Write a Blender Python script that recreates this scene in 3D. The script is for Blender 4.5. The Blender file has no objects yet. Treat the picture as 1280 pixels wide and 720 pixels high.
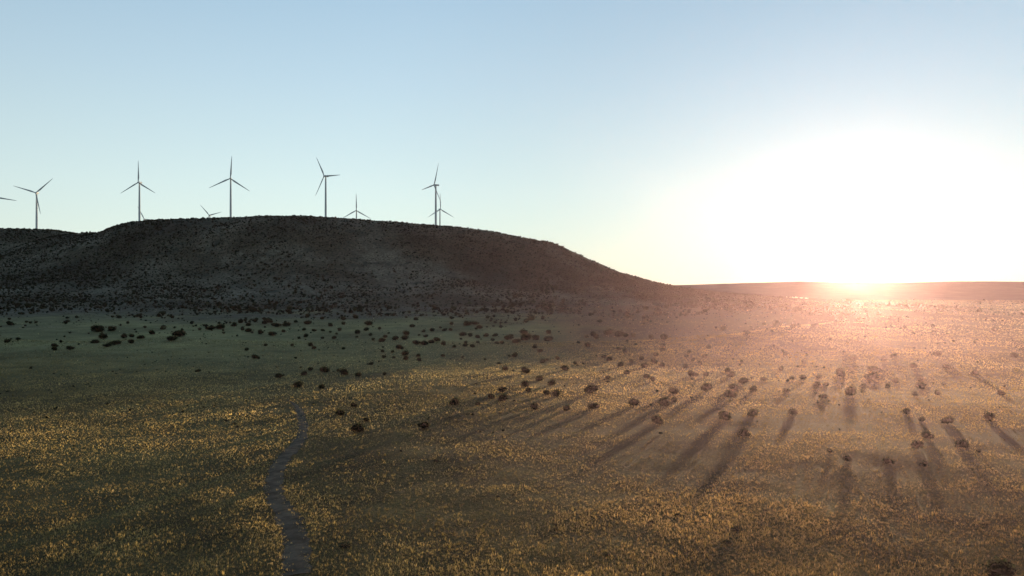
import bpy, bmesh, math, random
import numpy as np
from mathutils import Vector, Matrix

random.seed(7)
RNG = np.random.default_rng(11)
C = bpy.context.scene.collection
EYE = 45.0            # height of the camera above the plain
F = 985.0             # focal length for a 1280 wide picture
SUN_AZ = math.radians(23.8)
SUN_EL = math.radians(2.2)

# ------------------------------------------------------------------ noise
def _hash(ix, iy, seed):
    h = (ix.astype(np.int64) * 374761393 + iy.astype(np.int64) * 668265263 + seed * 1442695041) & 0xffffffff
    h = ((h ^ (h >> 13)) * 1274126177) & 0xffffffff
    h = h ^ (h >> 16)
    return (h & 0xffffff) / float(0xffffff) * 2 - 1

def vnoise(x, y, seed=0):
    x = np.asarray(x, float); y = np.asarray(y, float)
    ix = np.floor(x); iy = np.floor(y)
    fx = x - ix; fy = y - iy
    fx = fx * fx * fx * (fx * (fx * 6 - 15) + 10); fy = fy * fy * fy * (fy * (fy * 6 - 15) + 10)
    a = _hash(ix, iy, seed); b = _hash(ix + 1, iy, seed); c = _hash(ix, iy + 1, seed); d = _hash(ix + 1, iy + 1, seed)
    return (a * (1 - fx) + b * fx) * (1 - fy) + (c * (1 - fx) + d * fx) * fy

def fbm(x, y, seed=0, octv=4):
    s = 0; a = 1.0; t = 0
    for k in range(octv):
        s = s + a * vnoise(np.asarray(x) * 2 ** k + 17.3 * k, np.asarray(y) * 2 ** k - 9.1 * k, seed + k)
        t += a; a *= .5
    return s / t

def sstep(a, b, x):
    t = np.clip((np.asarray(x, float) - a) / (b - a), 0, 1)
    return t * t * (3 - 2 * t)

# ------------------------------------------------------------------ terrain
def img(px, d):       # a compass bearing (as a column of the survey photo) and a distance -> ground position
    return ((px - 640.0) / F * d, d)

MESA = [img(122, 1500), img(170, 1440), img(250, 1400), img(350, 1385), img(450, 1390), img(540, 1395), img(610, 1420),
        img(655, 1480), img(650, 1800), img(600, 2600), img(150, 2700), img(90, 2100), img(95, 1750)]
LOBE = [img(-700, 1500), img(-250, 1560), img(-60, 1610), img(40, 1640), img(85, 1700), img(130, 1900), img(130, 2600), img(-800, 2600)]

def poly_sd(x, y, poly):
    x = np.asarray(x, float); y = np.asarray(y, float)
    d2 = np.full(np.broadcast(x, y).shape, 1e18); inside = np.zeros(d2.shape, bool)
    n = len(poly)
    for i in range(n):
        ax, ay = poly[i]; bx, by = poly[(i + 1) % n]
        ex, ey = bx - ax, by - ay
        t = np.clip(((x - ax) * ex + (y - ay) * ey) / (ex * ex + ey * ey), 0, 1)
        d2 = np.minimum(d2, (x - ax - t * ex) ** 2 + (y - ay - t * ey) ** 2)
        c = ((ay > y) != (by > y)) & (x < (bx - ax) * (y - ay) / ((by - ay) if by != ay else 1e-9) + ax)
        inside ^= c
    d = np.sqrt(d2)
    return np.where(inside, -d, d)

SKY_X = np.array([-400, 60, 125, 137, 160, 200, 260, 330, 385, 440, 500, 560, 620, 660, 760])
SKY_Y = np.array([275, 283, 286, 280, 274.5, 272, 272, 269, 269, 273, 278, 283, 289, 295, 300])
GS = np.array([-500, -60, 0, 30, 65, 100, 137, 166, 209, 238, 300, 380, 460, 520])
GV = np.array([1.0, 1.0, .99, .965, .91, .80, .65, .515, .365, .275, .148, .052, .012, 0])
def gprof(s):
    s0 = np.interp(s - 14, GS, GV); s1 = np.interp(s + 14, GS, GV); s2 = np.interp(s, GS, GV)
    return (s0 + s1 + s2) / 3

APR = 28.0
def apron(s, x, y):
    t = np.clip((s - 430) / 680.0, 0, 1)
    return APR * (1 - t) ** 1.6

def ground_h(x, y):
    x = np.asarray(x, float); y = np.asarray(y, float)
    s = np.minimum(poly_sd(x, y, MESA), poly_sd(x, y, LOBE) + 60)
    r = np.hypot(x, y)
    h = apron(s + 25 * fbm(x / 170, y / 170, 41, 2), x, y)
    near = 1 - sstep(600, 1500, r)
    h = h + .55 * fbm(x / 85, y / 85, 3, 2) + (.16 * near + .06) * fbm(x / 17, y / 17, 5, 2)
    h = h + 2.2 * fbm(x / 420, y / 420, 9, 2) * sstep(350, 900, r)
    # a low swell: its far side leans towards the sun, its near side away
    q = .4035 * x + .915 * y + 18 * fbm(x / 110, y / 110, 13, 2)
    w = sstep(-130, 10, x) * (1 - sstep(600, 900, x))
    h = h + w * np.interp(q, [-200, 60, 150, 215, 250, 290, 400, 450, 520, 600], [4.5, 5.4, 5.8, 5.95, 5.8, 5.2, 2.0, .8, .1, 0])
    return h

def mesa_h(x, y):
    x = np.asarray(x, float); y = np.asarray(y, float)
    wob = 26 * fbm(x / 210, y / 210, 21, 3) + 9 * fbm(x / 60, y / 60, 25, 2)
    s1 = poly_sd(x, y, MESA); s2 = poly_sd(x, y, LOBE)
    px = 640 + F * x / np.maximum(y, 1)
    out = []
    for s, top_d in ((s1, 1400.0), (s2, 1620.0)):
        rim = sstep(0, 120, np.abs(s)) * .9 + .1
        ss = s + wob * rim * sstep(-40, 60, s)
        pyk = np.interp(px, SKY_X, SKY_Y) if top_d < 1500 else np.interp(px, [-400, 0, 60, 112, 200], [283, 285, 286.5, 293, 306])
        top = EYE + (360 - pyk) / F * top_d
        if top_d > 1500:
            # distance of the front rim grows to the right on this lobe
            top = EYE + (360 - pyk) / F * np.interp(px, [-400, -60, 40, 85, 130], [1580, 1610, 1640, 1700, 1750])
        g = gprof(ss)
        h = (top - APR) * g - .012 * np.clip(-s, 0, 600)
        out.append(h)
    h = np.maximum(out[0], out[1])
    mid = sstep(8, 60, h) * (1 - sstep(95, 150, h) * .7)
    h = h + mid * (4.5 * fbm(x / 90, y / 140, 31, 3) + 1.3 * fbm(x / 22, y / 30, 33, 2))
    return h

def total_h(x, y):
    return ground_h(x, y) + np.maximum(mesa_h(x, y), 0)

def ray_ground(px, py):
    """where the line of sight (px, py) meets the land"""
    dx = (px - 640.0) / F; dz = -(py - 360.0) / F
    d = np.concatenate([np.arange(60, 700, 1.5), np.arange(700, 3500, 4.0)])
    z = EYE + dz * d
    h = total_h(dx * d, d)
    k = np.argmax(z < h)
    if not (z < h).any(): return None
    if k == 0: k = 1
    a = (z - h)[k - 1]; b = (h - z)[k]
    dd = d[k - 1] + (d[k] - d[k - 1]) * a / (a + b + 1e-9)
    x = dx * dd
    return float(x), float(dd), float(total_h(np.array([x]), np.array([dd]))[0])
#TERRAIN_END

# ------------------------------------------------------------------ helpers
def props(o, label=None, cat=None, group=None, kind=None):
    if label: o['label'] = label
    if cat: o['category'] = cat
    if group: o['group'] = group
    if kind: o['kind'] = kind
    return o

def empty(name, loc, rz=0.0):
    o = bpy.data.objects.new(name, None); C.objects.link(o)
    o.location = loc; o.rotation_euler = (0, 0, rz); o.empty_display_size = .5
    return o

def np_mesh(name, verts, faces_flat, counts, mat, cols=None, smooth=False, uvless=True):
    """a mesh from flat arrays; counts = corners per face"""
    me = bpy.data.meshes.new(name)
    verts = np.asarray(verts, np.float32); faces_flat = np.asarray(faces_flat, np.int32); counts = np.asarray(counts, np.int32)
    me.vertices.add(len(verts)); me.vertices.foreach_set('co', verts.ravel())
    me.loops.add(len(faces_flat)); me.loops.foreach_set('vertex_index', faces_flat)
    me.polygons.add(len(counts))
    st = np.concatenate([[0], np.cumsum(counts)[:-1]]).astype(np.int32)
    me.polygons.foreach_set('loop_start', st)
    me.polygons.foreach_set('loop_total', counts)
    if smooth: me.polygons.foreach_set('use_smooth', np.ones(len(counts), bool))
    me.update(calc_edges=True)
    if cols is not None:
        a = me.color_attributes.new('tint', 'FLOAT_COLOR', 'POINT')
        a.data.foreach_set('color', np.concatenate([cols, np.ones((len(cols), 1))], 1).astype(np.float32).ravel())
    me.materials.append(mat)
    return me

def link(name, me, parent=None):
    o = bpy.data.objects.new(name, me); C.objects.link(o)
    if parent is not None: o.parent = parent
    return o

def grid_faces(nr, nc):
    i, j = np.meshgrid(np.arange(nr - 1), np.arange(nc - 1), indexing='ij')
    a = (i * nc + j).ravel()
    return np.stack([a, a + 1, a + nc + 1, a + nc], 1).ravel(), np.full(len(a), 4)

# ------------------------------------------------------------------ materials
def new_mat(name):
    m = bpy.data.materials.new(name); m.use_nodes = True
    nt = m.node_tree; nt.nodes.clear()
    out = nt.nodes.new('ShaderNodeOutputMaterial')
    return m, nt, out

def N(nt, t, **kw):
    n = nt.nodes.new(t)
    for k, v in kw.items():
        if k in n.inputs.keys(): n.inputs[k].default_value = v
        else: setattr(n, k, v)
    return n

def noise(nt, scale, detail=4, rough=.55, vec=None):
    n = N(nt, 'ShaderNodeTexNoise', Scale=scale, Detail=detail, Roughness=rough)
    if vec is not None: nt.links.new(vec, n.inputs['Vector'])
    return n

def ramp(nt, fac, stops):
    r = nt.nodes.new('ShaderNodeValToRGB')
    while len(r.color_ramp.elements) < len(stops): r.color_ramp.elements.new(.5)
    for e, (p, c) in zip(r.color_ramp.elements, stops):
        e.position = p; e.color = (*c, 1) if len(c) == 3 else c
    nt.links.new(fac, r.inputs['Fac'])
    return r

def mixc(nt, fac, a, b):
    n = nt.nodes.new('ShaderNodeMix'); n.data_type = 'RGBA'
    for sock, v in ((n.inputs[0], fac), (n.inputs[6], a), (n.inputs[7], b)):
        if isinstance(v, (int, float)): sock.default_value = v
        elif isinstance(v, tuple): sock.default_value = (*v, 1)
        else: nt.links.new(v, sock)
    return n.outputs[2]

def maprange(nt, v, a, b):
    n = N(nt, 'ShaderNodeMapRange'); n.interpolation_type = 'SMOOTHSTEP'
    nt.links.new(v, n.inputs['Value']); n.inputs['From Min'].default_value = a; n.inputs['From Max'].default_value = b
    return n.outputs['Result']

def plain_mat():
    m, nt, out = new_mat('plain_soil')
    tc = N(nt, 'ShaderNodeTexCoord'); v = tc.outputs['Object']
    big = noise(nt, .012, 5, .6, v); mid = noise(nt, .07, 5, .65, v); fine = noise(nt, 1.5, 6, .75, v)
    soil = ramp(nt, mid.outputs['Fac'], [(.32, (.112, .082, .03)), (.5, (.168, .122, .046)), (.68, (.24, .178, .065))])
    fin = ramp(nt, fine.outputs['Fac'], [(.3, (.45, .42, .38)), (.52, (.95, .95, .95)), (.72, (1.6, 1.5, 1.25))])
    mul = N(nt, 'ShaderNodeMix'); mul.data_type = 'RGBA'; mul.blend_type = 'MULTIPLY'; mul.inputs[0].default_value = 1
    nt.links.new(soil.outputs['Color'], mul.inputs[6]); nt.links.new(fin.outputs['Color'], mul.inputs[7])
    # sage flat at the foot of the mesa (painted as a vertex tint: 0 = dry plain, 1 = sage flat)
    at = N(nt, 'ShaderNodeAttribute'); at.attribute_name = 'tint'
    sep = N(nt, 'ShaderNodeSeparateColor'); nt.links.new(at.outputs['Color'], sep.inputs['Color'])
    sage = ramp(nt, mid.outputs['Fac'], [(.3, (.20, .19, .085)), (.5, (.27, .255, .115)), (.7, (.33, .31, .15))])
    mul2 = N(nt, 'ShaderNodeMix'); mul2.data_type = 'RGBA'; mul2.blend_type = 'MULTIPLY'; mul2.inputs[0].default_value = .6
    nt.links.new(sage.outputs['Color'], mul2.inputs[6]); nt.links.new(fin.outputs['Color'], mul2.inputs[7])
    c = mixc(nt, sep.outputs['Red'], mul.outputs[2], mul2.outputs[2])
    drift = ramp(nt, big.outputs['Fac'], [(.34, (.62, .62, .62)), (.5, (1, 1, 1)), (.66, (1.35, 1.3, 1.2))])
    mul3 = N(nt, 'ShaderNodeMix'); mul3.data_type = 'RGBA'; mul3.blend_type = 'MULTIPLY'; mul3.inputs[0].default_value = 1
    nt.links.new(c, mul3.inputs[6]); nt.links.new(drift.outputs['Color'], mul3.inputs[7]); c = mul3.outputs[2]
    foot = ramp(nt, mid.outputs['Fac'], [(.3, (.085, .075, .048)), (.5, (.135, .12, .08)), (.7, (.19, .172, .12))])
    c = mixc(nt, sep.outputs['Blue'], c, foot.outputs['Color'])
    rosy = mixc(nt, sep.outputs['Green'], c, (.175, .108, .066))
    b = N(nt, 'ShaderNodeBsdfPrincipled', Roughness=.95); b.inputs['Specular IOR Level'].default_value = .1
    nt.links.new(rosy, b.inputs['Base Color'])
    bp = N(nt, 'ShaderNodeBump', Strength=1.0, Distance=1.1)
    add = N(nt, 'ShaderNodeMath', operation='MULTIPLY_ADD'); add.inputs[1].default_value = 1.0
    nt.links.new(fine.outputs['Fac'], add.inputs[0]); nt.links.new(mid.outputs['Fac'], add.inputs[2])
    nt.links.new(add.outputs[0], bp.inputs['Height']); nt.links.new(bp.outputs['Normal'], b.inputs['Normal'])
    nt.links.new(b.outputs[0], out.inputs['Surface'])
    return m

def mesa_mat():
    m, nt, out = new_mat('mesa_slope')
    tc = N(nt, 'ShaderNodeTexCoord'); v = tc.outputs['Object']
    big = noise(nt, .006, 4, .6, v); mid = noise(nt, .03, 5, .65, v); fine = noise(nt, .28, 5, .7, v)
    a = ramp(nt, big.outputs['Fac'], [(.36, (.07, .06, .038)), (.5, (.12, .105, .068)), (.64, (.225, .2, .14))])
    f = ramp(nt, fine.outputs['Fac'], [(.34, (.35, .36, .3)), (.5, (.9, .88, .84)), (.7, (1.5, 1.45, 1.35))])
    mul = N(nt, 'ShaderNodeMix'); mul.data_type = 'RGBA'; mul.blend_type = 'MULTIPLY'; mul.inputs[0].default_value = 1
    nt.links.new(a.outputs['Color'], mul.inputs[6]); nt.links.new(f.outputs['Color'], mul.inputs[7])
    c = mixc(nt, maprange(nt, mid.outputs['Fac'], .52, .7), mul.outputs[2], (.075, .075, .05))
    b = N(nt, 'ShaderNodeBsdfPrincipled', Roughness=.95); b.inputs['Specular IOR Level'].default_value = .1
    nt.links.new(c, b.inputs['Base Color'])
    bp = N(nt, 'ShaderNodeBump', Strength=.8, Distance=2.0)
    nt.links.new(fine.outputs['Fac'], bp.inputs['Height']); nt.links.new(bp.outputs['Normal'], b.inputs['Normal'])
    nt.links.new(b.outputs[0], out.inputs['Surface'])
    return m

def hill_mat():
    m, nt, out = new_mat('far_hills')
    tc = N(nt, 'ShaderNodeTexCoord'); v = tc.outputs['Object']
    mid = noise(nt, .012, 6, .7, v)
    a = ramp(nt, mid.outputs['Fac'], [(.35, (.04, .032, .028)), (.55, (.07, .054, .048)), (.7, (.11, .085, .072))])
    b = N(nt, 'ShaderNodeBsdfPrincipled', Roughness=.95); b.inputs['Specular IOR Level'].default_value = .1
    nt.links.new(a.outputs['Color'], b.inputs['Base Color'])
    nt.links.new(b.outputs[0], out.inputs['Surface'])
    return m

def leaf_mat(name, trans, use_tint=True, col=(.06, .06, .03), gain=1.0):
    """thin leaves or blades: part of the light goes through them"""
    m, nt, out = new_mat(name)
    tc = N(nt, 'ShaderNodeTexCoord')
    if use_tint:
        at = N(nt, 'ShaderNodeAttribute'); at.attribute_name = 'tint'; base = at.outputs['Color']
    else:
        nz = noise(nt, 3.0, 3, .6, tc.outputs['Object'])
        base = ramp(nt, nz.outputs['Fac'], [(.3, tuple(c * .55 for c in col)), (.7, tuple(c * 1.5 for c in col))]).outputs['Color']
    d = N(nt, 'ShaderNodeBsdfDiffuse'); t = N(nt, 'ShaderNodeBsdfTranslucent'); mx = N(nt, 'ShaderNodeMixShader')
    nt.links.new(base, d.inputs['Color']); nt.links.new(base, t.inputs['Color'])
    mx.inputs[0].default_value = trans
    nt.links.new(d.outputs[0], mx.inputs[1]); nt.links.new(t.outputs[0], mx.inputs[2])
    nt.links.new(mx.outputs[0], out.inputs['Surface'])
    return m

def simple_mat(name, c0, c1, scale, rough, spec=.3):
    m, nt, out = new_mat(name)
    tc = N(nt, 'ShaderNodeTexCoord'); nz = noise(nt, scale, 5, .6, tc.outputs['Object'])
    r = ramp(nt, nz.outputs['Fac'], [(.35, c0), (.65, c1)])
    b = N(nt, 'ShaderNodeBsdfPrincipled', Roughness=rough); b.inputs['Specular IOR Level'].default_value = spec
    nt.links.new(r.outputs['Color'], b.inputs['Base Color']); nt.links.new(b.outputs[0], out.inputs['Surface'])
    return m

M_PLAIN, M_MESA, M_HILL = plain_mat(), mesa_mat(), hill_mat()
M_GRASS = leaf_mat('dry_grass', .85)
M_LEAF = leaf_mat('juniper_leaf', .4)
M_SCRUB = leaf_mat('scrub_leaf', .15)
M_BARK = simple_mat('bark', (.07, .05, .035), (.13, .1, .075), 4, .9, .1)
M_TRACK = simple_mat('track_dirt', (.06, .044, .027), (.15, .112, .072), .35, .95, .1)
M_WHITE = simple_mat('turbine_paint', (.76, .77, .77), (.82, .83, .83), .15, .9, .03)
M_DARK = simple_mat('turbine_seal', (.3, .3, .3), (.4, .4, .4), .6, .6, .3)

# ------------------------------------------------------------------ ground sheet
def ground_sheet():
    front = np.linspace(-50, 50, 620); side = np.linspace(50, 310, 60)[1:-1]
    ang = np.radians(np.concatenate([front, side]))
    r = [3.0]
    while r[-1] < 16000:
        q = r[-1]
        r.append(q * (1.045 if q < 90 else 1.0065 if q < 800 else 1.011 if q < 3200 else 1.06))
    r = np.array(r)
    R, A = np.meshgrid(r, ang, indexing='ij')
    X = R * np.sin(A); Y = R * np.cos(A)
    Z = ground_h(X, Y)
    nr, nc = R.shape
    i, j = np.meshgrid(np.arange(nr - 1), np.arange(nc), indexing='ij')
    a = (i * nc + j).ravel(); b = (i * nc + (j + 1) % nc).ravel()
    f = np.stack([a, a + nc, b + nc, b], 1).ravel()
    s = np.minimum(poly_sd(X, Y, MESA), poly_sd(X, Y, LOBE))
    px = 640 + F * X / np.maximum(Y, 1)
    wob = 60 * fbm(X / 90, Y / 90, 61, 3)
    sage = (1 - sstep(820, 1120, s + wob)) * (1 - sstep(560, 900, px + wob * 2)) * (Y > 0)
    rosy = sstep(520, 900, px + wob * 2) * sstep(120, 260, R + wob) * (Y > 0) * .75  # pink glare veil put into the soil colour on the right
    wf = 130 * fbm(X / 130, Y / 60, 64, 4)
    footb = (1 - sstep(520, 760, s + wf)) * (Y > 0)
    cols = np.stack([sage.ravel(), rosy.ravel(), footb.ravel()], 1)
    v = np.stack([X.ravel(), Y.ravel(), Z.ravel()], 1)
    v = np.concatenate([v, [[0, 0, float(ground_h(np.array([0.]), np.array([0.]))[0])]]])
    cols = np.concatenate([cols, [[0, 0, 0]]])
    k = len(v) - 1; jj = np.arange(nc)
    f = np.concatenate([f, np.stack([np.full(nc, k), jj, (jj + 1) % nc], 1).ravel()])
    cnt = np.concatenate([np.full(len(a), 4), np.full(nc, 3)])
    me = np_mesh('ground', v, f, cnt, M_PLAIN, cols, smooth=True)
    return props(link('ground', me), 'dry grassy plain running from the foreground to the far hills', 'ground', kind='structure')
ground_sheet()

def mesa():
    xs = np.arange(-2300, 760, 6.0); ys = np.concatenate([np.arange(820, 1800, 6.0), np.arange(1800, 2900, 25.0)])
    Y, X = np.meshgrid(ys, xs, indexing='ij')
    h = mesa_h(X, Y)
    Z = ground_h(X, Y) + np.where(h < .4, -3.5 + np.clip(h, -4, .4) * 5, h)
    keep = h > -0.2
    f, cnt = grid_faces(*X.shape)
    f4 = f.reshape(-1, 4); ok = keep.ravel()[f4].any(1)
    f4 = f4[ok]
    used = np.unique(f4); remap = np.full(X.size, -1); remap[used] = np.arange(len(used))
    v = np.stack([X.ravel(), Y.ravel(), Z.ravel()], 1)[used]
    me = np_mesh('mesa', v, remap[f4].ravel(), np.full(len(f4), 4), M_MESA, smooth=True)
    return props(link('mesa', me), 'long flat-topped mesa with dark scrubby slopes below the turbines', 'mesa', kind='structure')
mesa()

HX = np.array([-400, 700, 820, 870, 940, 1000, 1050, 1100, 1150, 1200, 1280, 1400, 1700])
HY = np.array([352, 357, 357, 355.7, 353.5, 352, 353, 354, 353.2, 351.6, 352, 349, 350])
def far_hills():
    px = np.linspace(-400, 1700, 500); r = np.concatenate([np.linspace(2850, 4400, 60), np.linspace(4430, 6200, 25)])
    R, P = np.meshgrid(r, px, indexing='ij')
    X = (P - 640) / F * R; Y = R
    hz = EYE + (360 - np.interp(P, HX, HY)) / F * 4400
    foot = 3050 + 180 * fbm(P / 130, P * 0 + 3, 71, 2)
    g = np.clip((R - foot) / (4400 - foot), 0, 1)
    g = g ** 1.25
    back = 1 - .7 * sstep(4450, 6200, R)
    Z = hz * g * back + 7 * fbm(X / 260, Y / 330, 73, 4) * sstep(.05, .4, g) * (1 - .75 * sstep(.75, 1, g)) - 4 * (g <= 0)
    f, cnt = grid_faces(*R.shape)
    me = np_mesh('distant_hills', np.stack([X.ravel(), Y.ravel(), Z.ravel()], 1), f.reshape(-1, 4)[:, ::-1].ravel(), cnt, M_HILL, smooth=True)
    return props(link('distant_hills', me), 'low hazy ridge on the horizon under the setting sun', 'hills', kind='structure')
far_hills()

# ------------------------------------------------------------------ dirt track
TR = [(372, 760, 36), (371, 730, 34), (368, 700, 32), (361, 678, 29), (349, 655, 25), (342, 635, 22), (343, 615, 21), (352, 595, 20),
      (366, 576, 18), (377, 560, 15), (379, 545, 12.5), (377, 531, 11.5), (374, 520, 8), (368, 511, 4.5), (359, 504, 1.5)]
TRP = []
for (a, b, w) in TR:
    d = EYE * F / (b - 360.0)
    TRP.append(((a - 640) / F * d, d, w * d / F))
TRP = np.array(TRP)
tt = np.linspace(0, len(TRP) - 1, 260)
def catmull(p, t):
    i = np.clip(np.floor(t).astype(int), 0, len(p) - 2); u = (t - i)[:, None]
    g = lambda k: p[np.clip(k, 0, len(p) - 1)]
    a, b, c, d = g(i - 1), g(i), g(i + 1), g(i + 2)
    return .5 * (2 * b + (c - a) * u + (2 * a - 5 * b + 4 * c - d) * u * u + (3 * b - a - 3 * c + d) * u ** 3)
TC = catmull(TRP, tt)
def track_dist(x, y):
    """(distance to the track's middle) / (half its width)"""
    best = np.full(len(x), 1e9)
    for k in range(0, len(TC), 3):
        best = np.minimum(best, np.hypot(x - TC[k, 0], y - TC[k, 1]) / (TC[k, 2] / 2 + .3))
    return best
def track():
    T = np.gradient(TC[:, :2], axis=0); T /= np.linalg.norm(T, axis=1)[:, None]
    Nn = np.stack([-T[:, 1], T[:, 0]], 1)
    offs = np.array([-1, -.55, -.2, .2, .55, 1.0])
    rows = []
    for k in range(len(TC)):
        x, y, w = TC[k]
        edge = 1 + .3 * vnoise(np.array([k / 3.0, k / 3.0 + 50]), np.array([.3, .7]), 5) + .18 * vnoise(np.array([k / 1.1, k / 1.1 + 50]), np.array([.3, .7]), 6)
        o = np.where(offs < 0, offs * edge[0], offs * edge[1]) * w / 2
        P = np.array([x, y]) + Nn[k] * o[:, None]
        rut = np.array([.0, -.0, .05, .05, -.0, .0])
        z = ground_h(P[:, 0], P[:, 1]) + .07 + rut
        rows.append(np.concatenate([P, z[:, None]], 1))
    v = np.array(rows); f, cnt = grid_faces(v.shape[0], v.shape[1])
    me = np_mesh('dirt_track', v.reshape(-1, 3), f, cnt, M_TRACK, smooth=True)
    props(link('dirt_track', me), 'worn dirt track winding through the dry grass', 'track', kind='structure')
track()

# ------------------------------------------------------------------ grass tufts
def grass():
    n = 700000
    u = np.where(RNG.uniform(0, 1, n) < .75, RNG.uniform(-170, 1450, n), RNG.uniform(-900, 2200, n)); v = 366 + (860 - 366) * RNG.uniform(0, 1, n) ** .95
    d = EYE * F / (v - 360); x = (u - 640) / F * d
    for _ in range(5):
        h = ground_h(x, d); d = np.clip((EYE - h) * F / (v - 360), 70, 3000); x = (u - 640) / F * d
    ok = (mesa_h(x, d) < 3) & (d < 2900)
    patch = fbm(x / 34, d / 34, 81, 4) * .65 + fbm(x / 9, d / 9, 85, 2) * .45
    bare = fbm(x / 120, d / 120, 89, 3)
    p = sstep(-.22, .36, patch + .4 * bare) * .93 + .07
    band = sstep(195, 250, d) * (1 - sstep(620, 900, d))
    p = np.maximum(p, band * sstep(-.85, -.05, patch)) * (.7 + .3 * sstep(150, 290, d))
    p = np.maximum(p, .28)
    ok &= RNG.uniform(0, 1, n) < p
    near = d < 500
    td = np.full(n, 9.0); td[near] = track_dist(x[near], d[near])
    ok &= td > 1.0 - .75 * RNG.uniform(0, 1, n) ** 2.5
    # trampled ground at the upper end of the track
    tx, ty = (372 - 640) / F * 285, 285
    ok &= (np.hypot((x - tx) / 13, (d - ty) / 14) + .3 * fbm(x / 5, d / 5, 88, 2) > 1) | (RNG.uniform(0, 1, n) < .3)
    x, d, u, patch, bare = x[ok], d[ok], u[ok], patch[ok], bare[ok]
    n = len(x); z = ground_h(x, d)
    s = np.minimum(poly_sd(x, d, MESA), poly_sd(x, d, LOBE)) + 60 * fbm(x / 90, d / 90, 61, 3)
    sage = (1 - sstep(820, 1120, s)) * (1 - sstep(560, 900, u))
    size = np.maximum(.27, .0010 * d) * RNG.lognormal(0, .38, n) * (1 - .35 * sage)
    tall = np.minimum(size, .62 * RNG.lognormal(0, .25, n))
    nb = 4
    pal = np.array([[.80, .60, .22], [.68, .55, .17], [.46, .35, .15], [.28, .22, .12], [.88, .70, .38]])
    w = RNG.dirichlet([1.1, 1.2, 1.0, .8, .5], n)
    col = w @ pal
    col = col * np.clip(1 + 1.0 * patch + .5 * bare, .35, 1.6)[:, None] * (.7 + .3 * sstep(170, 310, d))[:, None]  # nearer tufts darkened: dimmer foreground light put into their colour
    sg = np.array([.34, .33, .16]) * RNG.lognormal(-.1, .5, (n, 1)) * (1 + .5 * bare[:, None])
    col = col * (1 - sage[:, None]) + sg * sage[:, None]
    dry = sstep(430, 950, u + 60 * fbm(x / 60, d / 60, 93, 2))[:, None]      # right side tinted redder: warm sun glare put into the colour
    col = col * (np.array([1.06, .95, .92]) + dry * np.array([.12, -.06, -.10]))
    V = np.zeros((n, nb, 3, 3), np.float32)
    for b in range(nb):
        a = RNG.uniform(0, 2 * np.pi, n); ex, ey = np.cos(a), np.sin(a)
        bw = size * RNG.uniform(.14, .26, n) * (.5 + .5 * sstep(170, 300, d)); lean = RNG.uniform(-.55, .55, n) * tall; hh = tall * RNG.uniform(.55, 1.1, n)
        ox, oy = RNG.normal(0, .22, n) * size, RNG.normal(0, .22, n) * size
        la = RNG.uniform(0, 2 * np.pi, n)
        V[:, b, 0] = np.stack([x + ox - ex * bw, d + oy - ey * bw, z - .03], 1)
        V[:, b, 1] = np.stack([x + ox + ex * bw, d + oy + ey * bw, z - .03], 1)
        V[:, b, 2] = np.stack([x + ox + np.cos(la) * lean, d + oy + np.sin(la) * lean, z + hh], 1)
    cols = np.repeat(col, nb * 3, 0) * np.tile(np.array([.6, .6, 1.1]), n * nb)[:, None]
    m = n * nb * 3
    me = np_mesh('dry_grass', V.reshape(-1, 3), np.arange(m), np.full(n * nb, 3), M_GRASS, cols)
    props(link('dry_grass', me), 'straw-coloured dry grass tufts covering the plain', 'grass', kind='stuff')
grass()

# ------------------------------------------------------------------ junipers
def blob_shape(seed, sub, ax, amp, lowcut):
    bm = bmesh.new(); bmesh.ops.create_icosphere(bm, subdivisions=sub, radius=1.0)
    v = np.array([q.co[:] for q in bm.verts]); f = np.array([[q.index for q in p.verts] for p in bm.faces]); bm.free()
    rr = 1 + amp * fbm(v[:, 0] * 1.6 + v[:, 2] * .9 + seed * 5.1, v[:, 1] * 1.6 - v[:, 2] * 1.3 + seed * 2.7, 100 + seed, 3)
    v = v * rr[:, None] * np.array(ax)
    v[:, 2] = np.where(v[:, 2] < lowcut, lowcut + (v[:, 2] - lowcut) * .3, v[:, 2])
    return v, f

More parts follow.
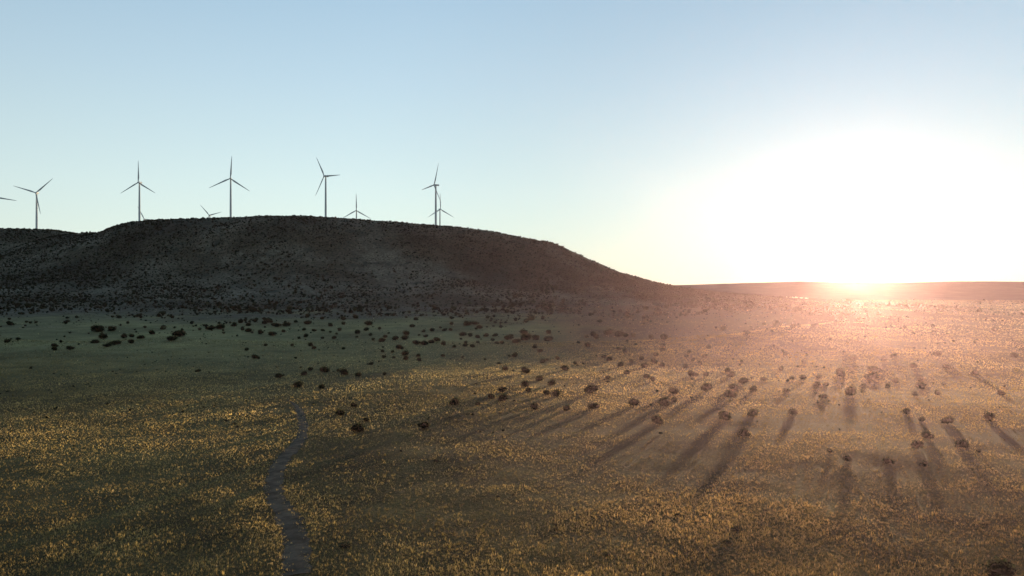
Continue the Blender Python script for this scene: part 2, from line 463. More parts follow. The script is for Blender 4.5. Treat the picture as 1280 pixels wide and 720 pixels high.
def crown_mesh(seed, leaves=620):
    """unit juniper crown: width about 2, standing on z = 0; several lobes of small leaf sprays round a dark inner mass"""
    g = np.random.default_rng(500 + seed)
    nl = int(g.integers(3, 7)); V = []; Fc = []; K = []; Cl = []; base = 0
    lobes = []
    for k in range(nl):
        a = g.uniform(0, 2 * np.pi); q = g.uniform(.25, .75) if k else 0
        r = g.uniform(.3, .6) if k else .66
        lobes.append((q * np.cos(a), q * np.sin(a), g.uniform(.32, .95) if k else .72, r))
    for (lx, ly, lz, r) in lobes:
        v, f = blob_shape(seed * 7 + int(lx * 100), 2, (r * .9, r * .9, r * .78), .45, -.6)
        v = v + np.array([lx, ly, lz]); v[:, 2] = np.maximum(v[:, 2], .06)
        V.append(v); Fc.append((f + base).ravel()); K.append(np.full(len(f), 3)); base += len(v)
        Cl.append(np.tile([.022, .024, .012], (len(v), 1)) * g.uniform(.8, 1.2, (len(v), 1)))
        nq = int(leaves * r * r / sum(q[3] ** 2 for q in lobes))
        dirs = g.normal(0, 1, (nq, 3)); dirs /= np.linalg.norm(dirs, axis=1)[:, None]
        rad = r * g.uniform(.75, 1.35, nq) * (1 + .25 * fbm(dirs[:, 0] * 2 + seed, dirs[:, 1] * 2 + dirs[:, 2], 9, 2))
        c = dirs * rad[:, None] * np.array([1, 1, .85]) + np.array([lx, ly, lz])
        c[:, 2] = np.maximum(c[:, 2], .08 + .1 * g.uniform(0, 1, nq))
        s = g.uniform(.07, .15, nq)
        t1 = g.normal(0, 1, (nq, 3)); t1 /= np.linalg.norm(t1, axis=1)[:, None]
        t2 = np.cross(t1, g.normal(0, 1, (nq, 3))); t2 /= np.linalg.norm(t2, axis=1)[:, None]
        q4 = np.stack([c - t1 * s[:, None], c - t2 * s[:, None] * .6, c + t1 * s[:, None] * 1.2, c + t2 * s[:, None] * .6], 1)
        V.append(q4.reshape(-1, 3)); Fc.append(np.arange(nq * 4) + base); K.append(np.full(nq, 4)); base += nq * 4
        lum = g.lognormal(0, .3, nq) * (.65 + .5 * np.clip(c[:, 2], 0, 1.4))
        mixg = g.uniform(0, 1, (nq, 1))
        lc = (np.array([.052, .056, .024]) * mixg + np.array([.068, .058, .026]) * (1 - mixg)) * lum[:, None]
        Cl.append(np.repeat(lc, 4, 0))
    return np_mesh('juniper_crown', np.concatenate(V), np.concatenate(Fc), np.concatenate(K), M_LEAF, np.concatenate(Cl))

def tube(pts, rads, k=6):
    """tapered tube along pts"""
    pts = [Vector(p) for p in pts]; V = []; Fs = []
    for i, p in enumerate(pts):
        t = (pts[min(i + 1, len(pts) - 1)] - pts[max(i - 1, 0)]).normalized()
        a = t.orthogonal().normalized(); b = t.cross(a)
        for j in range(k):
            w = 2 * math.pi * j / k
            V.append(p + (a * math.cos(w) + b * math.sin(w)) * rads[i])
    for i in range(len(pts) - 1):
        for j in range(k):
            Fs.append((i * k + j, i * k + (j + 1) % k, (i + 1) * k + (j + 1) % k, (i + 1) * k + j))
    Fs.append(tuple(range(k))[::-1]); Fs.append(tuple((len(pts) - 1) * k + j for j in range(k)))
    return V, Fs

def join_mesh(name, pieces, mat, smooth=True):
    V = []; Fs = []
    for (v, f) in pieces:
        o = len(V); V += [tuple(p) for p in v]; Fs += [tuple(i + o for i in q) for q in f]
    me = bpy.data.meshes.new(name); me.from_pydata(V, [], Fs); me.materials.append(mat)
    if smooth: me.polygons.foreach_set('use_smooth', np.ones(len(me.polygons), bool))
    me.update(); return me

def trunk_mesh(seed):
    g = random.Random(900 + seed); P = []
    P.append(tube([(0, 0, -.15), (.02, .01, .12), (.05 * g.uniform(-1, 1), .05 * g.uniform(-1, 1), .4), (0, .03, .85)], [.13, .10, .085, .03]))
    for k in range(4):
        a = k * 1.57 + g.uniform(-.5, .5); q = g.uniform(.35, .6)
        P.append(tube([(0, 0, .08), (math.cos(a) * q * .4, math.sin(a) * q * .4, .3), (math.cos(a) * q, math.sin(a) * q, g.uniform(.6, .95))], [.07, .05, .02], 5))
    return join_mesh('juniper_trunk', P, M_BARK)

CROWNS = [crown_mesh(k) for k in range(10)]
TRUNKS = [trunk_mesh(k) for k in range(4)]

# (column, row of the foot, width) of each juniper as surveyed from the photograph
TREES = """8.7 428.7 7.5;22 425 6;68 433.7 7;67.5 438 7.5;88 437.5 8.5;118.3 428.7 10;133.7 433.7 10;143.7 431.2 12.5;130 423.3 12.5;154.5 423 7.5
163.7 421.7 6.5;176.5 423.2 10;164.2 429.5 8.5;189 418 7.5;225 420.7 15;213.7 426.2 12.5;262.5 412.5 10;276.2 411.2 12.5;121 415 17;140 413.7 12.5;247.5 465 6;38.7 461 4
293 408 7.5;311 415.2 7.6;315.5 416.6 4;325.3 417.7 8.4;340.8 419.7 10.7;354 415.4 5;346 408.8 11;358.4 408 8.4;308 438.4 6;317.6 448.2 8.2;323.2 448.6 5;332 432.7 4.8
369.6 448.6 4.2;388 432.7 7.6;393 436.3 6.2;365.4 432.7 5;429.4 437 4.8;403.4 423.6 4.5;417.4 423.9 6.2;373.8 423.6 4.8;383 421.5 6.2;424.5 413.8 6.2;420.7 418.3 4.2
412.5 415.9 4;403.4 414 4.8;392.8 414.5 5.6;380.4 413 5.6;385 405.6 9;369.6 403.2 5.6;413.2 408 6.2;429 406 5.6;461 406.7 12.6;446.3 417.3 8.4;446.3 422 4
444 398.3 7;429.4 400.4 7;402.7 399.4 5.6;457.5 413.8 7;384.4 396.2 5.6;463.9 456 6;347.5 472.5 9;380.5 469 9;387.5 463.5 6.5;405.5 465.5 11;429.5 468.5 13;422.5 464 5
448.7 470.7 8;480.5 469 5.5;374 483.7 13;402.5 485.5 9.5;443 509 9;424 519.5 11.5;457 527 8;448.7 540.5 16.5;529.5 536.5 14;568.7 506 13;598 506.5 7;613.7 498 8.5;593 493 4;609 473.5 3
479.7 447.8 5;492.6 448.2 4.5;507 444.4 10;507.5 450 7.7;523 446 6;523.3 451.4 7;553 446 5.6;577.9 447.5 3.7;478 440.5 5.6;491 440.8 5;499.4 436.5 9;478.6 434.8 3.7;521 431 9;530 431.5 8.4
540 429.2 8.4;546 426.7 8;554.5 431.8 8;568 434.6 5.6;478.3 427.5 10;480.8 422.2 6;493.8 425.7 8.4;507 424.7 9;507 418.7 8.4;524 419.7 4;532 422 5.3;529.6 415.4 5;539.6 414.6 6.2;550.7 410.7 4
555.6 414 5.6;514.6 409.5 7;486 417.3 4;474.3 412 5;582.4 433.4 7;590.8 434.6 7;582 429.2 5;597 429.2 5.6;596.4 423 7;588 421 7;579 420 11;576 424.7 3.7;564.8 406 5.6;564.8 399 5.6
562.7 413.5 5;607.7 420.8 6.5;619 420.8 6.2;621 430 5.6;628 430 6.2;616 426.4 5;634.4 425 8.4;638.6 422.2 7;606 450.3 4;636.5 446 4;631.9 463.3 9.5;623 455.4 5;583 407 9;594 406 10;599 411 7
519.8 400.4 5.6;507.5 397.6 4.2;573.6 393.4 3.7;618.6 404.2 5;463.5 420 5.6;466.3 425.7 5
657.5 467 10.5;675.5 476.3 9;706 463 8.5;718.7 455.5 5.5;679 453.7 7;683.7 451 4;697 450 5.5;643.7 446.2 6.5;637 446.5 3.5;627 490.5 10;628.7 501.2 12.5;643 502 3.5;656 483.7 10;660 490 7
688.7 482.5 9.5;682 493.7 8;696.5 495.5 11;738 492.5 14;667 511.7 10.5;709 513.2 9.5;742 511.7 12;776 458 7;789 453.7 6.5;761 451.2 7;755 448 5;745.5 445.7 3;802.5 450 6.5;805.5 460 8;818 454.5 8;827.5 458 6
820.5 445.5 6;759 474.2 6;783 468 6.5;807.5 473 8.5;815.5 476.2 7.5;791.7 507.5 13;840.7 492.5 11;831 507.5 14;843 503 8;821 529.5 13;863 470.5 8.5;857.5 460 7;874.5 456.2 6;880.5 448 6.5;857.5 447 5.5
861.7 441.2 6;885 436 6;828.7 439.5 6;828 433.7 6.5;781 441.2 6;773.7 438 5.5;882.5 490 11.5;912.5 497.5 11.5;910 465.5 7;882 471 7;917.5 487.5 10;905 525 15
646 428.7 11;636 424 12;658.7 425.5 13;669 425.7 8.5;685 426.7 11;668.7 435.5 6.5;675 441 5.5;686 417.5 6.5;654.5 417.5 10;722.5 429.5 4.5;735 434 7;741 420 7.5;745.5 423.7 6.5;760 418.7 12;772.5 421 9
782 421.5 7;791.5 421 7;813.7 423.5 6.5;830 424.5 9;733.7 422 5;794.5 431.7 4;784 427 4;870 470.5 5.5
955.6 476 7;942.3 490 9;942.3 520.5 12;982 491.5 9;1004 475 8;990.8 475 6.5;1024.4 472.8 6;1021 483.7 8;1032 483 7;1029 499.4 9;1064 494.7 14;1079 486 8;1085 474.4 9;1092 475 12;1092 465 11
1109.5 485.3 7;1119.7 479 8;1067 451 9;1105.6 452.5 8;1116.6 447.8 8;1050 471 12;1132 518 9;990 519.7 11;976 463.4 6;981.4 443.9 6;1004.8 454 5.5
1142 459.7 7;1151.3 476.6 8.5;1149 486.4 11;1171 494 6.5;1183.7 461 7;1171.7 445.6 8.5;1218.8 468.8 8.5;1251.9 494.8 8.5;1235.7 525.8 12.6;1184.4 530 11;1180 480.8 5;1267 447 8.5;1153 527 7;1143.6 494.8 7
1057.5 577 10;1110 580 11;1146 561 13;1160 550 11;1155 583 8.5;1203.7 560 14;1223.7 566 6;1037.5 566 6;929 546.7 15;928.7 480.6 10;914 471 8;927 453.3 5;1255 724 34"""
TREES = [tuple(float(q) for q in t.split()) for t in TREES.replace('\n', ';').split(';') if t.strip()]
SHRUBS = """293 530 5;283 526 5;297 534 5;545 577 8;431.7 684 14;562 522 4;571 528 4;600 540 4;616 541 4;921 664 16;909 679.6 12;924.5 678 8;950.6 678 7;923.5 630 7;956 639 7
814.5 654 9;804 646 5;759.7 694.7 8;695 656.7 6;695 663 9;622.4 621.5 5;642 619.3 5;846.8 645 9;823.5 632 7;814.5 691.8 5;1085.8 500 3.2;969 499 3.2;928 467 4;536 523 4;519 515 4;440 508 3;410 509 3"""
SHRUBS = [tuple(float(q) for q in t.split()) for t in SHRUBS.replace('\n', ';').split(';') if t.strip()]

ORD = 'zeroth first second third fourth fifth sixth seventh eighth ninth tenth eleventh twelfth thirteenth fourteenth fifteenth sixteenth seventeenth eighteenth nineteenth twentieth'.split()
NUM = 'zero one two three four five six seven eight nine ten eleven twelve thirteen fourteen fifteen sixteen seventeen eighteen nineteen twenty'.split()
BX = [0, 160, 320, 480, 640, 800, 900]; BY = [525, 512, 494, 470, 457, 437, 424]
def column(x):
    for lim, s in ((100, 'below the leftmost large turbine'), (230, 'below the second large turbine'), (345, 'below the third large turbine'), (432, 'below the fourth large turbine'),
                   (492, 'below the short lone turbine'), (600, 'below the overlapping turbine pair'), (720, 'below the mesa shoulder'), (840, "below the mesa's right end"),
                   (960, 'left of the sun glare'), (1130, 'straight below the sun'), (9999, 'right of the sun')):
        if x < lim: return s
def row(x, y):
    if x < 900 and y < np.interp(x, BX, BY) - 1:
        for lim, s in ((404, 'high in the shade'), (412, 'in upper shade'), (419, 'in mid-upper shade'), (428, 'in middle shade'), (441, 'in lower shade'), (999, 'at the shade edge')):
            if y < lim: return s
    for lim, s in ((462, 'on far sunlit grass'), (482, 'on middle sunlit grass'), (515, 'on golden near grass'), (9999, 'in sunlit foreground')):
        if y < lim: return s

def make_junipers():
    cells = {}
    for t in TREES: cells.setdefault((row(t[0], t[1]), column(t[0])), []).append(t)
    k = 0
    for (rw, cl), ts in sorted(cells.items()):
        ts.sort()
        for i, (px, py, w) in enumerate(ts):
            g = ray_ground(px, py)
            if g is None: continue
            x, y, z = g
            width = w * y / F * (1.08 if px < 640 else 1.2)
            if len(ts) == 1: lab = f'only dark rounded juniper {rw} {cl}'
            elif i == len(ts) - 1 and len(ts) > 1: lab = f'dark juniper, rightmost of {NUM[len(ts)]} {rw} {cl}'
            else: lab = f'dark juniper, {"leftmost" if i == 0 else ORD[i + 1] + " from left"} of {NUM[len(ts)]} {rw} {cl}'
            o = empty('juniper_tree', (x, y, z), RNG.uniform(0, 6.28))
            flat = .68 if (w > 9.5 and py < 441) else 1.0
            o.scale = (width / 2.15, width / 2.15, width / 2.15 * flat * RNG.uniform(.85, 1.1) * (1.12 if px > 640 else 1) * (1.15 if w > 12.9 and y > 500 else 1))
            props(o, lab, 'tree', 'junipers dotted over the plain')
            link('crown', CROWNS[k % len(CROWNS)], o); link('trunk', TRUNKS[k % 4], o)
            k += 1
make_junipers()

def shrub_meshes(seed):
    g = np.random.default_rng(1300 + seed); nq = 260
    dirs = g.normal(0, 1, (nq, 3)); dirs /= np.linalg.norm(dirs, axis=1)[:, None]; dirs[:, 2] = np.abs(dirs[:, 2])
    c = dirs * g.uniform(.35, 1.05, (nq, 1)) * np.array([1, 1, .7]); c[:, 2] += .08
    s = g.uniform(.08, .16, nq)
    t1 = g.normal(0, 1, (nq, 3)) + dirs * 1.5; t1 /= np.linalg.norm(t1, axis=1)[:, None]
    t2 = np.cross(t1, g.normal(0, 1, (nq, 3))); t2 /= np.linalg.norm(t2, axis=1)[:, None]
    q4 = np.stack([c - t1 * s[:, None], c - t2 * s[:, None] * .6, c + t1 * s[:, None] * 1.2, c + t2 * s[:, None] * .6], 1)
    col = np.repeat(np.array([.05, .046, .028]) * g.lognormal(0, .35, (nq, 1)), 4, 0)
    fo = np_mesh('shrub_foliage', q4.reshape(-1, 3), np.arange(nq * 4), np.full(nq, 4), M_LEAF, col)
    P = []
    for k in range(7):
        a = k * .9 + g.uniform(-.3, .3); q = g.uniform(.3, .7)
        P.append(tube([(0, 0, -.1), (math.cos(a) * q * .4, math.sin(a) * q * .4, .25), (math.cos(a) * q, math.sin(a) * q, .6)], [.04, .03, .012], 4))
    return fo, join_mesh('shrub_stems', P, M_BARK)
SHR = [shrub_meshes(k) for k in range(4)]
def make_shrubs():
    cells = {}
    for t in SHRUBS:
        px, py, w = t
        rw = 'in dark foreground grass' if py > 600 else 'in sunlit grass'
        cl = 'beside the dirt track' if px < 450 else 'at picture centre' if px < 720 else 'right of centre' if px < 880 else 'below the sun glare'
        cells.setdefault((rw, cl), []).append(t)
    k = 0
    for (rw, cl), ts in sorted(cells.items()):
        ts.sort()
        for i, (px, py, w) in enumerate(ts):
            x, y, z = ray_ground(px, py); width = w * y / F
            if len(ts) == 1: lab = f'only low dark shrub {rw} {cl}'
            elif i == len(ts) - 1: lab = f'low dark shrub, rightmost of {NUM[len(ts)]} {rw} {cl}'
            else: lab = f'low dark shrub, {"leftmost" if i == 0 else ORD[i + 1] + " from left"} of {NUM[len(ts)]} {rw} {cl}'
            o = empty('desert_shrub', (x, y, z), RNG.uniform(0, 6.28)); o.scale = (width / 2,) * 3
            props(o, lab, 'shrub', 'low shrubs in the dry grass')
            link('foliage', SHR[k % 4][0], o); link('stems', SHR[k % 4][1], o); k += 1
make_shrubs()

# ------------------------------------------------------------------ scrub woodland: far too many to count
def scrub_mesh(name, P, S, seed, label, nq=9):
    """low junipers of radius S at points P as one mesh: a jittered inner mass and leaf sprays each"""
    g = np.random.default_rng(seed)
    bm = bmesh.new(); bmesh.ops.create_icosphere(bm, subdivisions=1, radius=1.0)
    bv = np.array([q.co[:] for q in bm.verts]); bf = np.array([[q.index for q in p.verts] for p in bm.faces]); bm.free()
    n = len(P); nv = len(bv)
    rr = g.uniform(.55, 1.0, (n, nv, 1))
    ax = np.stack([g.uniform(.8, 1.1, n), g.uniform(.8, 1.1, n), g.uniform(.6, .95, n)], 1)[:, None, :]
    v = bv[None] * rr * ax * S[:, None, None]
    v[:, :, 2] += S[:, None] * .6
    v += P[:, None, :]
    dirs = g.normal(0, 1, (n, nq, 3)); dirs /= np.linalg.norm(dirs, axis=2)[..., None]; dirs[..., 2] = np.abs(dirs[..., 2]) * .9
    c = dirs * S[:, None, None] * g.uniform(.7, 1.15, (n, nq, 1)) * ax + P[:, None, :]; c[..., 2] += S[:, None] * .45
    s = (S[:, None] * g.uniform(.18, .36, (n, nq)))[..., None]
    t1 = g.normal(0, 1, (n, nq, 3)); t1 /= np.linalg.norm(t1, axis=2)[..., None]
    t2 = np.cross(t1, g.normal(0, 1, (n, nq, 3))); t2 /= np.linalg.norm(t2, axis=2)[..., None]
    q = np.stack([c - t1 * s, c - t2 * s * .7, c + t1 * s, c + t2 * s * .7], 2).reshape(-1, 3)
    V = np.concatenate([v.reshape(-1, 3), q])
    f1 = (bf[None] + (np.arange(n) * nv)[:, None, None]).ravel()
    f2 = np.arange(len(q)) + n * nv
    tint = np.array([.038, .04, .022]) * g.lognormal(0, .35, (n, 1)) + np.array([.012, .005, 0]) * g.uniform(0, 1, (n, 1))
    cols = np.concatenate([np.repeat(tint * .8, nv, 0), np.repeat(tint, nq * 4, 0) * g.lognormal(0, .3, (len(q), 1))])
    me = np_mesh(name, V, np.concatenate([f1, f2]), np.concatenate([np.full(n * len(bf), 3), np.full(n * nq, 4)]), M_SCRUB, cols)
    props(link(name, me), label, 'scrub', kind='stuff')

def mesa_scrub():
    n = 255000
    x = RNG.uniform(-1400, 760, n); y = RNG.uniform(700, 1720, n)
    s = np.minimum(poly_sd(x, y, MESA), poly_sd(x, y, LOBE)); h = mesa_h(x, y)
    cover = fbm(x / 70, y / 70, 121, 4) + .5 * fbm(x / 22, y / 22, 125, 2)
    p = np.clip(.62 + .75 * cover, .12, 1) * np.where(s > 330, (1 - sstep(360, 700, s + 110 * fbm(x / 110, y / 60, 127, 3))) ** 1.3 * .75, 1)
    px = 640 + F * x / y
    p *= np.interp(px, [0, 280, 420, 560, 700], [1, .8, .66, .8, 1])
    ok = (s > -70) & (s < 760) & (RNG.uniform(0, 1, n) < p)
    x, y = x[ok], y[ok]; z = total_h(x, y)
    S = np.clip(RNG.lognormal(math.log(.98), .42, len(x)), .5, 2.6)
    scrub_mesh('hillside_scrub', np.stack([x, y, z - .3], 1), S, 5, 'dark low scrub dotted over the slopes and rim of the mesa', 5)
mesa_scrub()

def plain_scrub():
    n = 110000
    x = RNG.uniform(-1100, 2200, n); y = RNG.uniform(340, 3000, n)
    px = 640 + F * x / y
    s = np.minimum(poly_sd(x, y, MESA), poly_sd(x, y, LOBE)); h = mesa_h(x, y)
    g = ground_h(x, y); py = 360 + F * (EYE - g) / y
    clump = fbm(x / 60, y / 60, 141, 4)
    # thick belt at the foot, thinning towards the camera; scattered on the plain to the right
    belt = (1 - sstep(590, 840, s + 120 * fbm(x / 150, y / 90, 145, 3))) * .85
    scat = .06 * (1 - sstep(640, 900, s)) + .09 * sstep(820, 960, px)
    p = (belt + scat) * np.clip(.5 + 2.0 * clump, .02, 1.2)
    ok = (h < 1.5) & ((py < 442) | ((px > 840) & (py < 490))) & (RNG.uniform(0, 1, n) < p)
    ok &= ~((py > 406) & (px < 850) & (RNG.uniform(0, 1, n) < .55))
    x, y = x[ok], y[ok]
    S = np.clip(RNG.lognormal(math.log(1.5), .45, len(x)), .6, 4.5) * np.where(y > 1200, 1.15, np.where(y < 640, .7, 1))
    m = 9000                     # knee-high bushlets all over the open flat
    x2 = RNG.uniform(-700, 900, m); y2 = RNG.uniform(180, 900, m)
    k = (fbm(x2 / 50, y2 / 50, 161, 3) > -.05) & (np.abs(x2) < y2 * .8) & (mesa_h(x2, y2) < .5) & (RNG.uniform(0, 1, m) < sstep(150, 420, y2)) & (track_dist(x2, y2) > 1.3)
    x = np.concatenate([x, x2[k]]); y = np.concatenate([y, y2[k]]); S = np.concatenate([S, np.clip(RNG.lognormal(math.log(.42), .4, int(k.sum())), .2, 1.0)])
    scrub_mesh('plain_scrub', np.stack([x, y, ground_h(x, y) - .1 * S], 1), S, 6, 'small dark bushes thickly scattered between mesa foot and plain', 6)
plain_scrub()

def far_strip():
    """pale tufts added as the sunlit strip of plain, its brightness in their colour"""
    n = 5200
    px = RNG.uniform(850, 1010, n); d = RNG.normal(2960, 60, n)
    x = (px - 640) / F * d
    k = fbm(px / 14, d / 60, 151, 3) > -.12
    x, d = x[k], d[k]; n = len(x)
    S = RNG.lognormal(math.log(2.7), .4, n); V = np.zeros((n, 3, 3, 3), np.float32); z = ground_h(x, d) + 1.0
    for b in range(3):
        a = RNG.uniform(0, 6.28, n); w = S * RNG.uniform(.6, 1.2, n); hh = S * RNG.uniform(.8, 1.7, n)
        V[:, b, 0] = np.stack([x - np.cos(a) * w, d - np.sin(a) * w, z - .1], 1)
        V[:, b, 1] = np.stack([x + np.cos(a) * w, d + np.sin(a) * w, z - .1], 1)
        V[:, b, 2] = np.stack([x + RNG.normal(0, .5, n) * S, d + RNG.normal(0, .5, n) * S, z + hh], 1)
    col = np.tile([.82, .72, .55], (n * 9, 1)) * RNG.lognormal(0, .2, (n * 9, 1))
    me = np_mesh('sunlit_strip', V.reshape(-1, 3), np.arange(n * 9), np.full(n * 3, 3), M_GRASS, np.clip(col, 0, .9))
    props(link('sunlit_strip', me), 'pale tufts added as the bright sunlit strip below the far hills', 'brush', kind='stuff')
far_strip()

# ------------------------------------------------------------------ wind turbines
def blade_mesh(L):
    """blade along +Z from the hub, chord in X, thickness in Y"""
    st = [(0.0, 2.0, 2.0), (.04, 2.0, 2.0), (.10, 2.5, 1.5), (.2, 3.4, .95), (.3, 3.1, .75), (.45, 2.5, .55), (.6, 2.0, .42), (.75, 1.55, .3), (.88, 1.1, .2), (.96, .7, .12), (1.0, .22, .06)]
    k = 10; V = []; Fs = []
    for i, (t, c, th) in enumerate(st):
        tw = math.radians(16 * (1 - t) ** 1.5)
        for j in range(k):
            a = 2 * math.pi * j / k
            X = math.cos(a) * c / 2 + (c - 2.0) * .22; Y = math.sin(a) * th / 2 * (1 if t < .06 else (.75 + .35 * math.cos(a)))
            V.append((X * math.cos(tw) - Y * math.sin(tw), X * math.sin(tw) + Y * math.cos(tw) - .9 * t * t, .6 + t * L))
    for i in range(len(st) - 1):
        for j in range(k):
            Fs.append((i * k + j, i * k + (j + 1) % k, (i + 1) * k + (j + 1) % k, (i + 1) * k + j))
    Fs.append(tuple(range(k))[::-1]); Fs.append(tuple((len(st) - 1) * k + j for j in range(k)))
    return V, Fs
BLADE = join_mesh('blade', [blade_mesh(45.0)], M_WHITE)
def lathe(prof, k=24, axis='z'):
    V = []; Fs = []
    for (r, z) in prof:
        for j in range(k):
            a = 2 * math.pi * j / k; p = (r * math.cos(a), r * math.sin(a), z)
            V.append(p if axis == 'z' else (p[0], -p[2], p[1]))
    for i in range(len(prof) - 1):
        for j in range(k):
            Fs.append((i * k + j, i * k + (j + 1) % k, (i + 1) * k + (j + 1) % k, (i + 1) * k + j))
    Fs.append(tuple(range(k))[::-1]); Fs.append(tuple((len(prof) - 1) * k + j for j in range(k)))
    return V, Fs
HUB = join_mesh('hub', [lathe([(1.5, -1.6), (1.75, -.9), (1.8, .3), (1.55, 1.2), (1.0, 1.9), (.3, 2.25)], 18, 'y')], M_WHITE)
def nacelle_mesh():
    bm = bmesh.new(); bmesh.ops.create_cube(bm, size=1.0)
    bmesh.ops.scale(bm, vec=(3.6, 10.5, 3.7), verts=bm.verts)
    for v in bm.verts:
        if v.co.y > 0: v.co.x *= .8; v.co.z = v.co.z * .8 + .2
    bmesh.ops.bevel(bm, geom=list(bm.edges), offset=.6, segments=2, affect='EDGES')
    bmesh.ops.translate(bm, vec=(0, 4.0, .4), verts=bm.verts)
    me = bpy.data.meshes.new('nacelle'); bm.to_mesh(me); bm.free(); me.materials.append(M_WHITE); return me
NACELLE = nacelle_mesh()
def mast_mesh():
    return join_mesh('weather_mast', [tube([(0, 7.6, 2.1), (0, 7.6, 4.0)], [.07, .05], 5), tube([(-.7, 7.6, 3.7), (.7, 7.6, 3.7)], [.05, .05], 5)], M_DARK)
MAST = mast_mesh()

def turbine(hx, hy, d, phi, yaw, label):
    x = (hx - 640) / F * d; z = EYE + (360 - hy) / F * d
    root_xy = (x, d); gz = float(total_h(np.array([x]), np.array([d + 3.0]))[0])
    H = max(z - gz, 40.0)
    cy, sy = math.cos(yaw), math.sin(yaw)
    ox, oy = -sy * -4.2, cy * 4.2         # tower stands behind the rotor
    o = empty('wind_turbine', (x + ox * 1, d + oy, z - H), yaw)
    props(o, label, 'wind turbine', 'wind turbines on the mesa')
    tw = join_mesh('tower', [lathe([(2.35, -6), (2.3, 0), (2.1, H * .33), (1.85, H * .66), (1.45, H - 2.0), (1.5, H - 1.6)], 24)], M_WHITE)
    t = link('tower', tw, o)
    fl = join_mesh('flange', [lathe([(2.16, H * .33 - .15), (2.2, H * .33), (2.16, H * .33 + .15)], 24)], M_DARK); link('flange', fl, t)
    n = link('nacelle', NACELLE, o); n.location = (0, -4.2 + 2.6, H); link('weather_mast', MAST, n)
    h = link('hub', HUB, o); h.location = (0, -4.2, H)
    for k in range(3):
        b = link('blade', BLADE, o); b.location = (0, -4.2, H); b.rotation_euler = (0, phi + k * 2 * math.pi / 3, 0)
R = math.radians
turbine(-8, 246, 1600, R(100), R(5), 'wind turbine cut off by the left picture edge, one blade tip showing')
turbine(44, 241, 1640, R(48), R(8), 'leftmost full wind turbine, standing alone on the lower left ridge')
turbine(173.5, 228, 1630, R(1), R(-8), 'tall wind turbine with upright blade above the mesa left shoulder')
turbine(180, 274, 2500, R(-26), R(4), 'distant wind turbine mostly hidden behind the tower near the left shoulder')
turbine(262, 269, 2500, R(-42), R(-10), 'distant wind turbine with only hub and two blades over the rim')
turbine(287, 223, 1583, R(4), R(10), 'tall wind turbine with upright blade, third large one from the left')
turbine(408, 220, 1583, R(-28), R(-32), 'tall turned wind turbine with one blade pointing right, fourth large one')
turbine(445, 263, 2110, R(0), R(5), 'short distant wind turbine rising alone right of the fourth large one')
turbine(546.7, 231.4, 1545, R(24), R(-52), 'rightmost large wind turbine seen half side-on above the rim')
turbine(548.9, 261.5, 2215, R(-2), R(28), 'small distant wind turbine just behind the rightmost large tower')

# ------------------------------------------------------------------ haze
def haze():  # scattering volume added to stand in for the warm glare veil
    m, nt, out = new_mat('glare_haze')
    vs = N(nt, 'ShaderNodeVolumeScatter', Density=HAZE_D, Anisotropy=HAZE_G); vs.inputs['Color'].default_value = (*HAZE_C, 1)
    # narrow forward lobe added for the glare core bleeding round the sun
    v2 = N(nt, 'ShaderNodeVolumeScatter', Density=1.7e-5, Anisotropy=.95); v2.inputs['Color'].default_value = (1, .95, .85, 1)
    ad = nt.nodes.new('ShaderNodeAddShader'); nt.links.new(vs.outputs[0], ad.inputs[0]); nt.links.new(v2.outputs[0], ad.inputs[1])
    nt.links.new(ad.outputs[0], out.inputs['Volume'])
    foot = [(-160, -400), (-10, 150), (100, 460), (180, 540), (400, 560), (1200, 500), (1200, -400)]
    k = len(foot); z0, z1 = -30, 90
    V = [(x, y, z0) for x, y in foot] + [(x, y, z1) for x, y in foot]
    Fs = [tuple(range(k)), tuple(range(2 * k - 1, k - 1, -1))] + [(q, q + k, (q + 1) % k + k, (q + 1) % k) for q in range(k)]
    me = bpy.data.meshes.new('haze'); me.from_pydata(V, [], Fs); me.materials.append(m)
    props(link('haze', me), 'thin warm haze volume added for the veil of sun glare', 'haze', kind='structure')
HAZE_D, HAZE_G, HAZE_C = 1.05e-4, .74, (1.0, .58, .70)
haze()

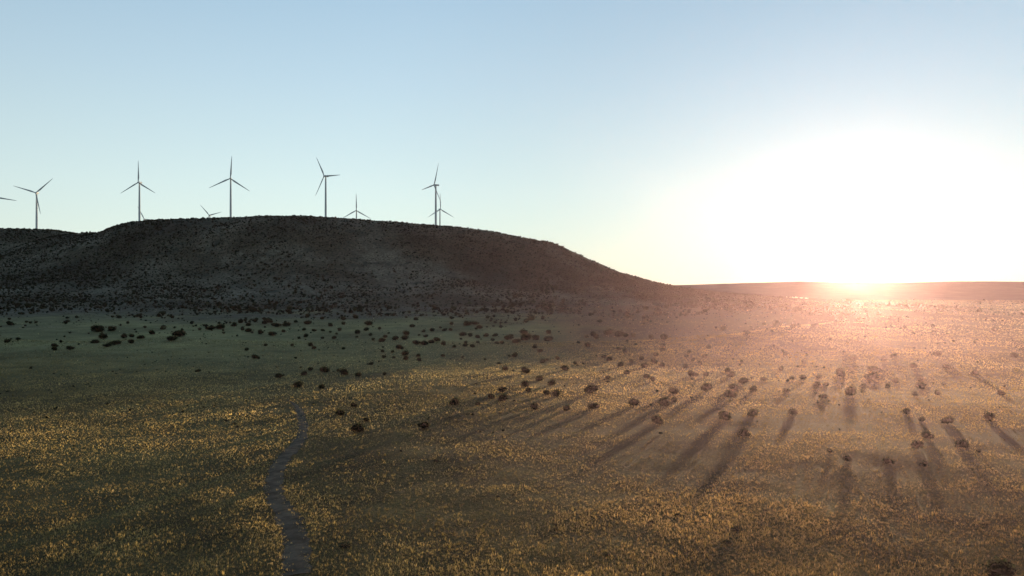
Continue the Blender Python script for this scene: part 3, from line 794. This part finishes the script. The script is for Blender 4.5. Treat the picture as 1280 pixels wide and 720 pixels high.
# ------------------------------------------------------------------ sky, sun, camera
sun_dir = Vector((math.sin(SUN_AZ) * math.cos(SUN_EL), math.cos(SUN_AZ) * math.cos(SUN_EL), math.sin(SUN_EL)))
def sky():
    w = bpy.data.worlds.new('World'); bpy.context.scene.world = w; w.use_nodes = True
    nt = w.node_tree; nt.nodes.clear()
    out = nt.nodes.new('ShaderNodeOutputWorld')
    st = nt.nodes.new('ShaderNodeTexSky'); st.sky_type = 'NISHITA'; st.sun_disc = False
    st.sun_elevation = SUN_EL; st.sun_rotation = SUN_AZ; st.air_density = 1.0; st.dust_density = .08; st.ozone_density = 1.5
    b0 = N(nt, 'ShaderNodeBackground', Strength=SKY_N); nt.links.new(st.outputs[0], b0.inputs['Color'])
    tc = N(nt, 'ShaderNodeTexCoord'); v = tc.outputs['Generated']
    sx = N(nt, 'ShaderNodeSeparateXYZ'); nt.links.new(v, sx.inputs[0])
    # clear air: pale near the horizon, blue overhead
    base = ramp(nt, sx.outputs['Z'], SKY_RAMP)
    dot = N(nt, 'ShaderNodeVectorMath', operation='DOT_PRODUCT'); nt.links.new(v, dot.inputs[0]); dot.inputs[1].default_value = sun_dir
    mx = N(nt, 'ShaderNodeMath', operation='MAXIMUM'); nt.links.new(dot.outputs['Value'], mx.inputs[0]); mx.inputs[1].default_value = 0
    # the half of the sky away from the sun is dimmer
    dm = N(nt, 'ShaderNodeMapRange'); dm.interpolation_type = 'SMOOTHSTEP'; nt.links.new(dot.outputs['Value'], dm.inputs['Value'])
    for q, val in (('From Min', -.5), ('From Max', .85), ('To Min', .42), ('To Max', 1.0)): dm.inputs[q].default_value = val
    d2 = N(nt, 'ShaderNodeMapRange'); d2.interpolation_type = 'SMOOTHSTEP'; nt.links.new(dot.outputs['Value'], d2.inputs['Value'])
    for q, val in (('From Min', .80), ('From Max', 1.0), ('To Min', 1.0), ('To Max', .85)): d2.inputs[q].default_value = val
    dn = N(nt, 'ShaderNodeMath', operation='MULTIPLY'); nt.links.new(dm.outputs['Result'], dn.inputs[0]); nt.links.new(d2.outputs['Result'], dn.inputs[1])
    b1 = N(nt, 'ShaderNodeBackground'); nt.links.new(dn.outputs[0], b1.inputs['Strength']); nt.links.new(base.outputs['Color'], b1.inputs['Color'])
    a = N(nt, 'ShaderNodeAddShader'); nt.links.new(b0.outputs[0], a.inputs[0]); nt.links.new(b1.outputs[0], a.inputs[1]); prev = a.outputs[0]
    for p, c, s in AUREOLE:
        pw = N(nt, 'ShaderNodeMath', operation='POWER'); nt.links.new(mx.outputs[0], pw.inputs[0]); pw.inputs[1].default_value = p
        ml = N(nt, 'ShaderNodeMath', operation='MULTIPLY'); nt.links.new(pw.outputs[0], ml.inputs[0]); ml.inputs[1].default_value = s
        b = N(nt, 'ShaderNodeBackground'); b.inputs['Color'].default_value = (*c, 1); nt.links.new(ml.outputs[0], b.inputs['Strength'])
        a = N(nt, 'ShaderNodeAddShader'); nt.links.new(prev, a.inputs[0]); nt.links.new(b.outputs[0], a.inputs[1]); prev = a.outputs[0]
    nt.links.new(prev, out.inputs['Surface'])
SKY_N = .05
SKY_RAMP = [(0.0, (.70, .83, .77)), (.12, (.62, .77, .79)), (.25, (.47, .63, .74)), (.38, (.33, .50, .66)), (.7, (.16, .28, .46)), (1.0, (.10, .19, .36))]
AUREOLE = [(14, (.80, .98, 1.15), .07), (40, (.98, .99, 1.0), .11), (400, (1, .95, .82), .9), (8000, (1, .85, .55), 25.0)]
sky()

sl = bpy.data.lights.new('sun', 'SUN'); sl.energy = 5.0; sl.angle = math.radians(.5); sl.color = (1.0, .76, .45)
so = bpy.data.objects.new('sun', sl); C.objects.link(so); so.rotation_euler = sun_dir.to_track_quat('Z', 'Y').to_euler(); so.location = sun_dir * 3000

cam = bpy.data.cameras.new('camera'); co = bpy.data.objects.new('camera', cam); C.objects.link(co)
co.location = (0, 0, EYE); co.rotation_euler = (math.radians(90), 0, 0)
cam.sensor_width = 36; cam.lens = 36 * F / 1280; cam.clip_start = .5; cam.clip_end = 40000
sc = bpy.context.scene; sc.camera = co
sc.render.engine = 'CYCLES'
sc.view_settings.view_transform = 'Standard'; sc.view_settings.look = 'None'; sc.view_settings.exposure = 0
sc.cycles.use_denoising = True
sc.cycles.max_bounces = 6; sc.cycles.diffuse_bounces = 3; sc.cycles.volume_bounces = 0; sc.cycles.transmission_bounces = 4
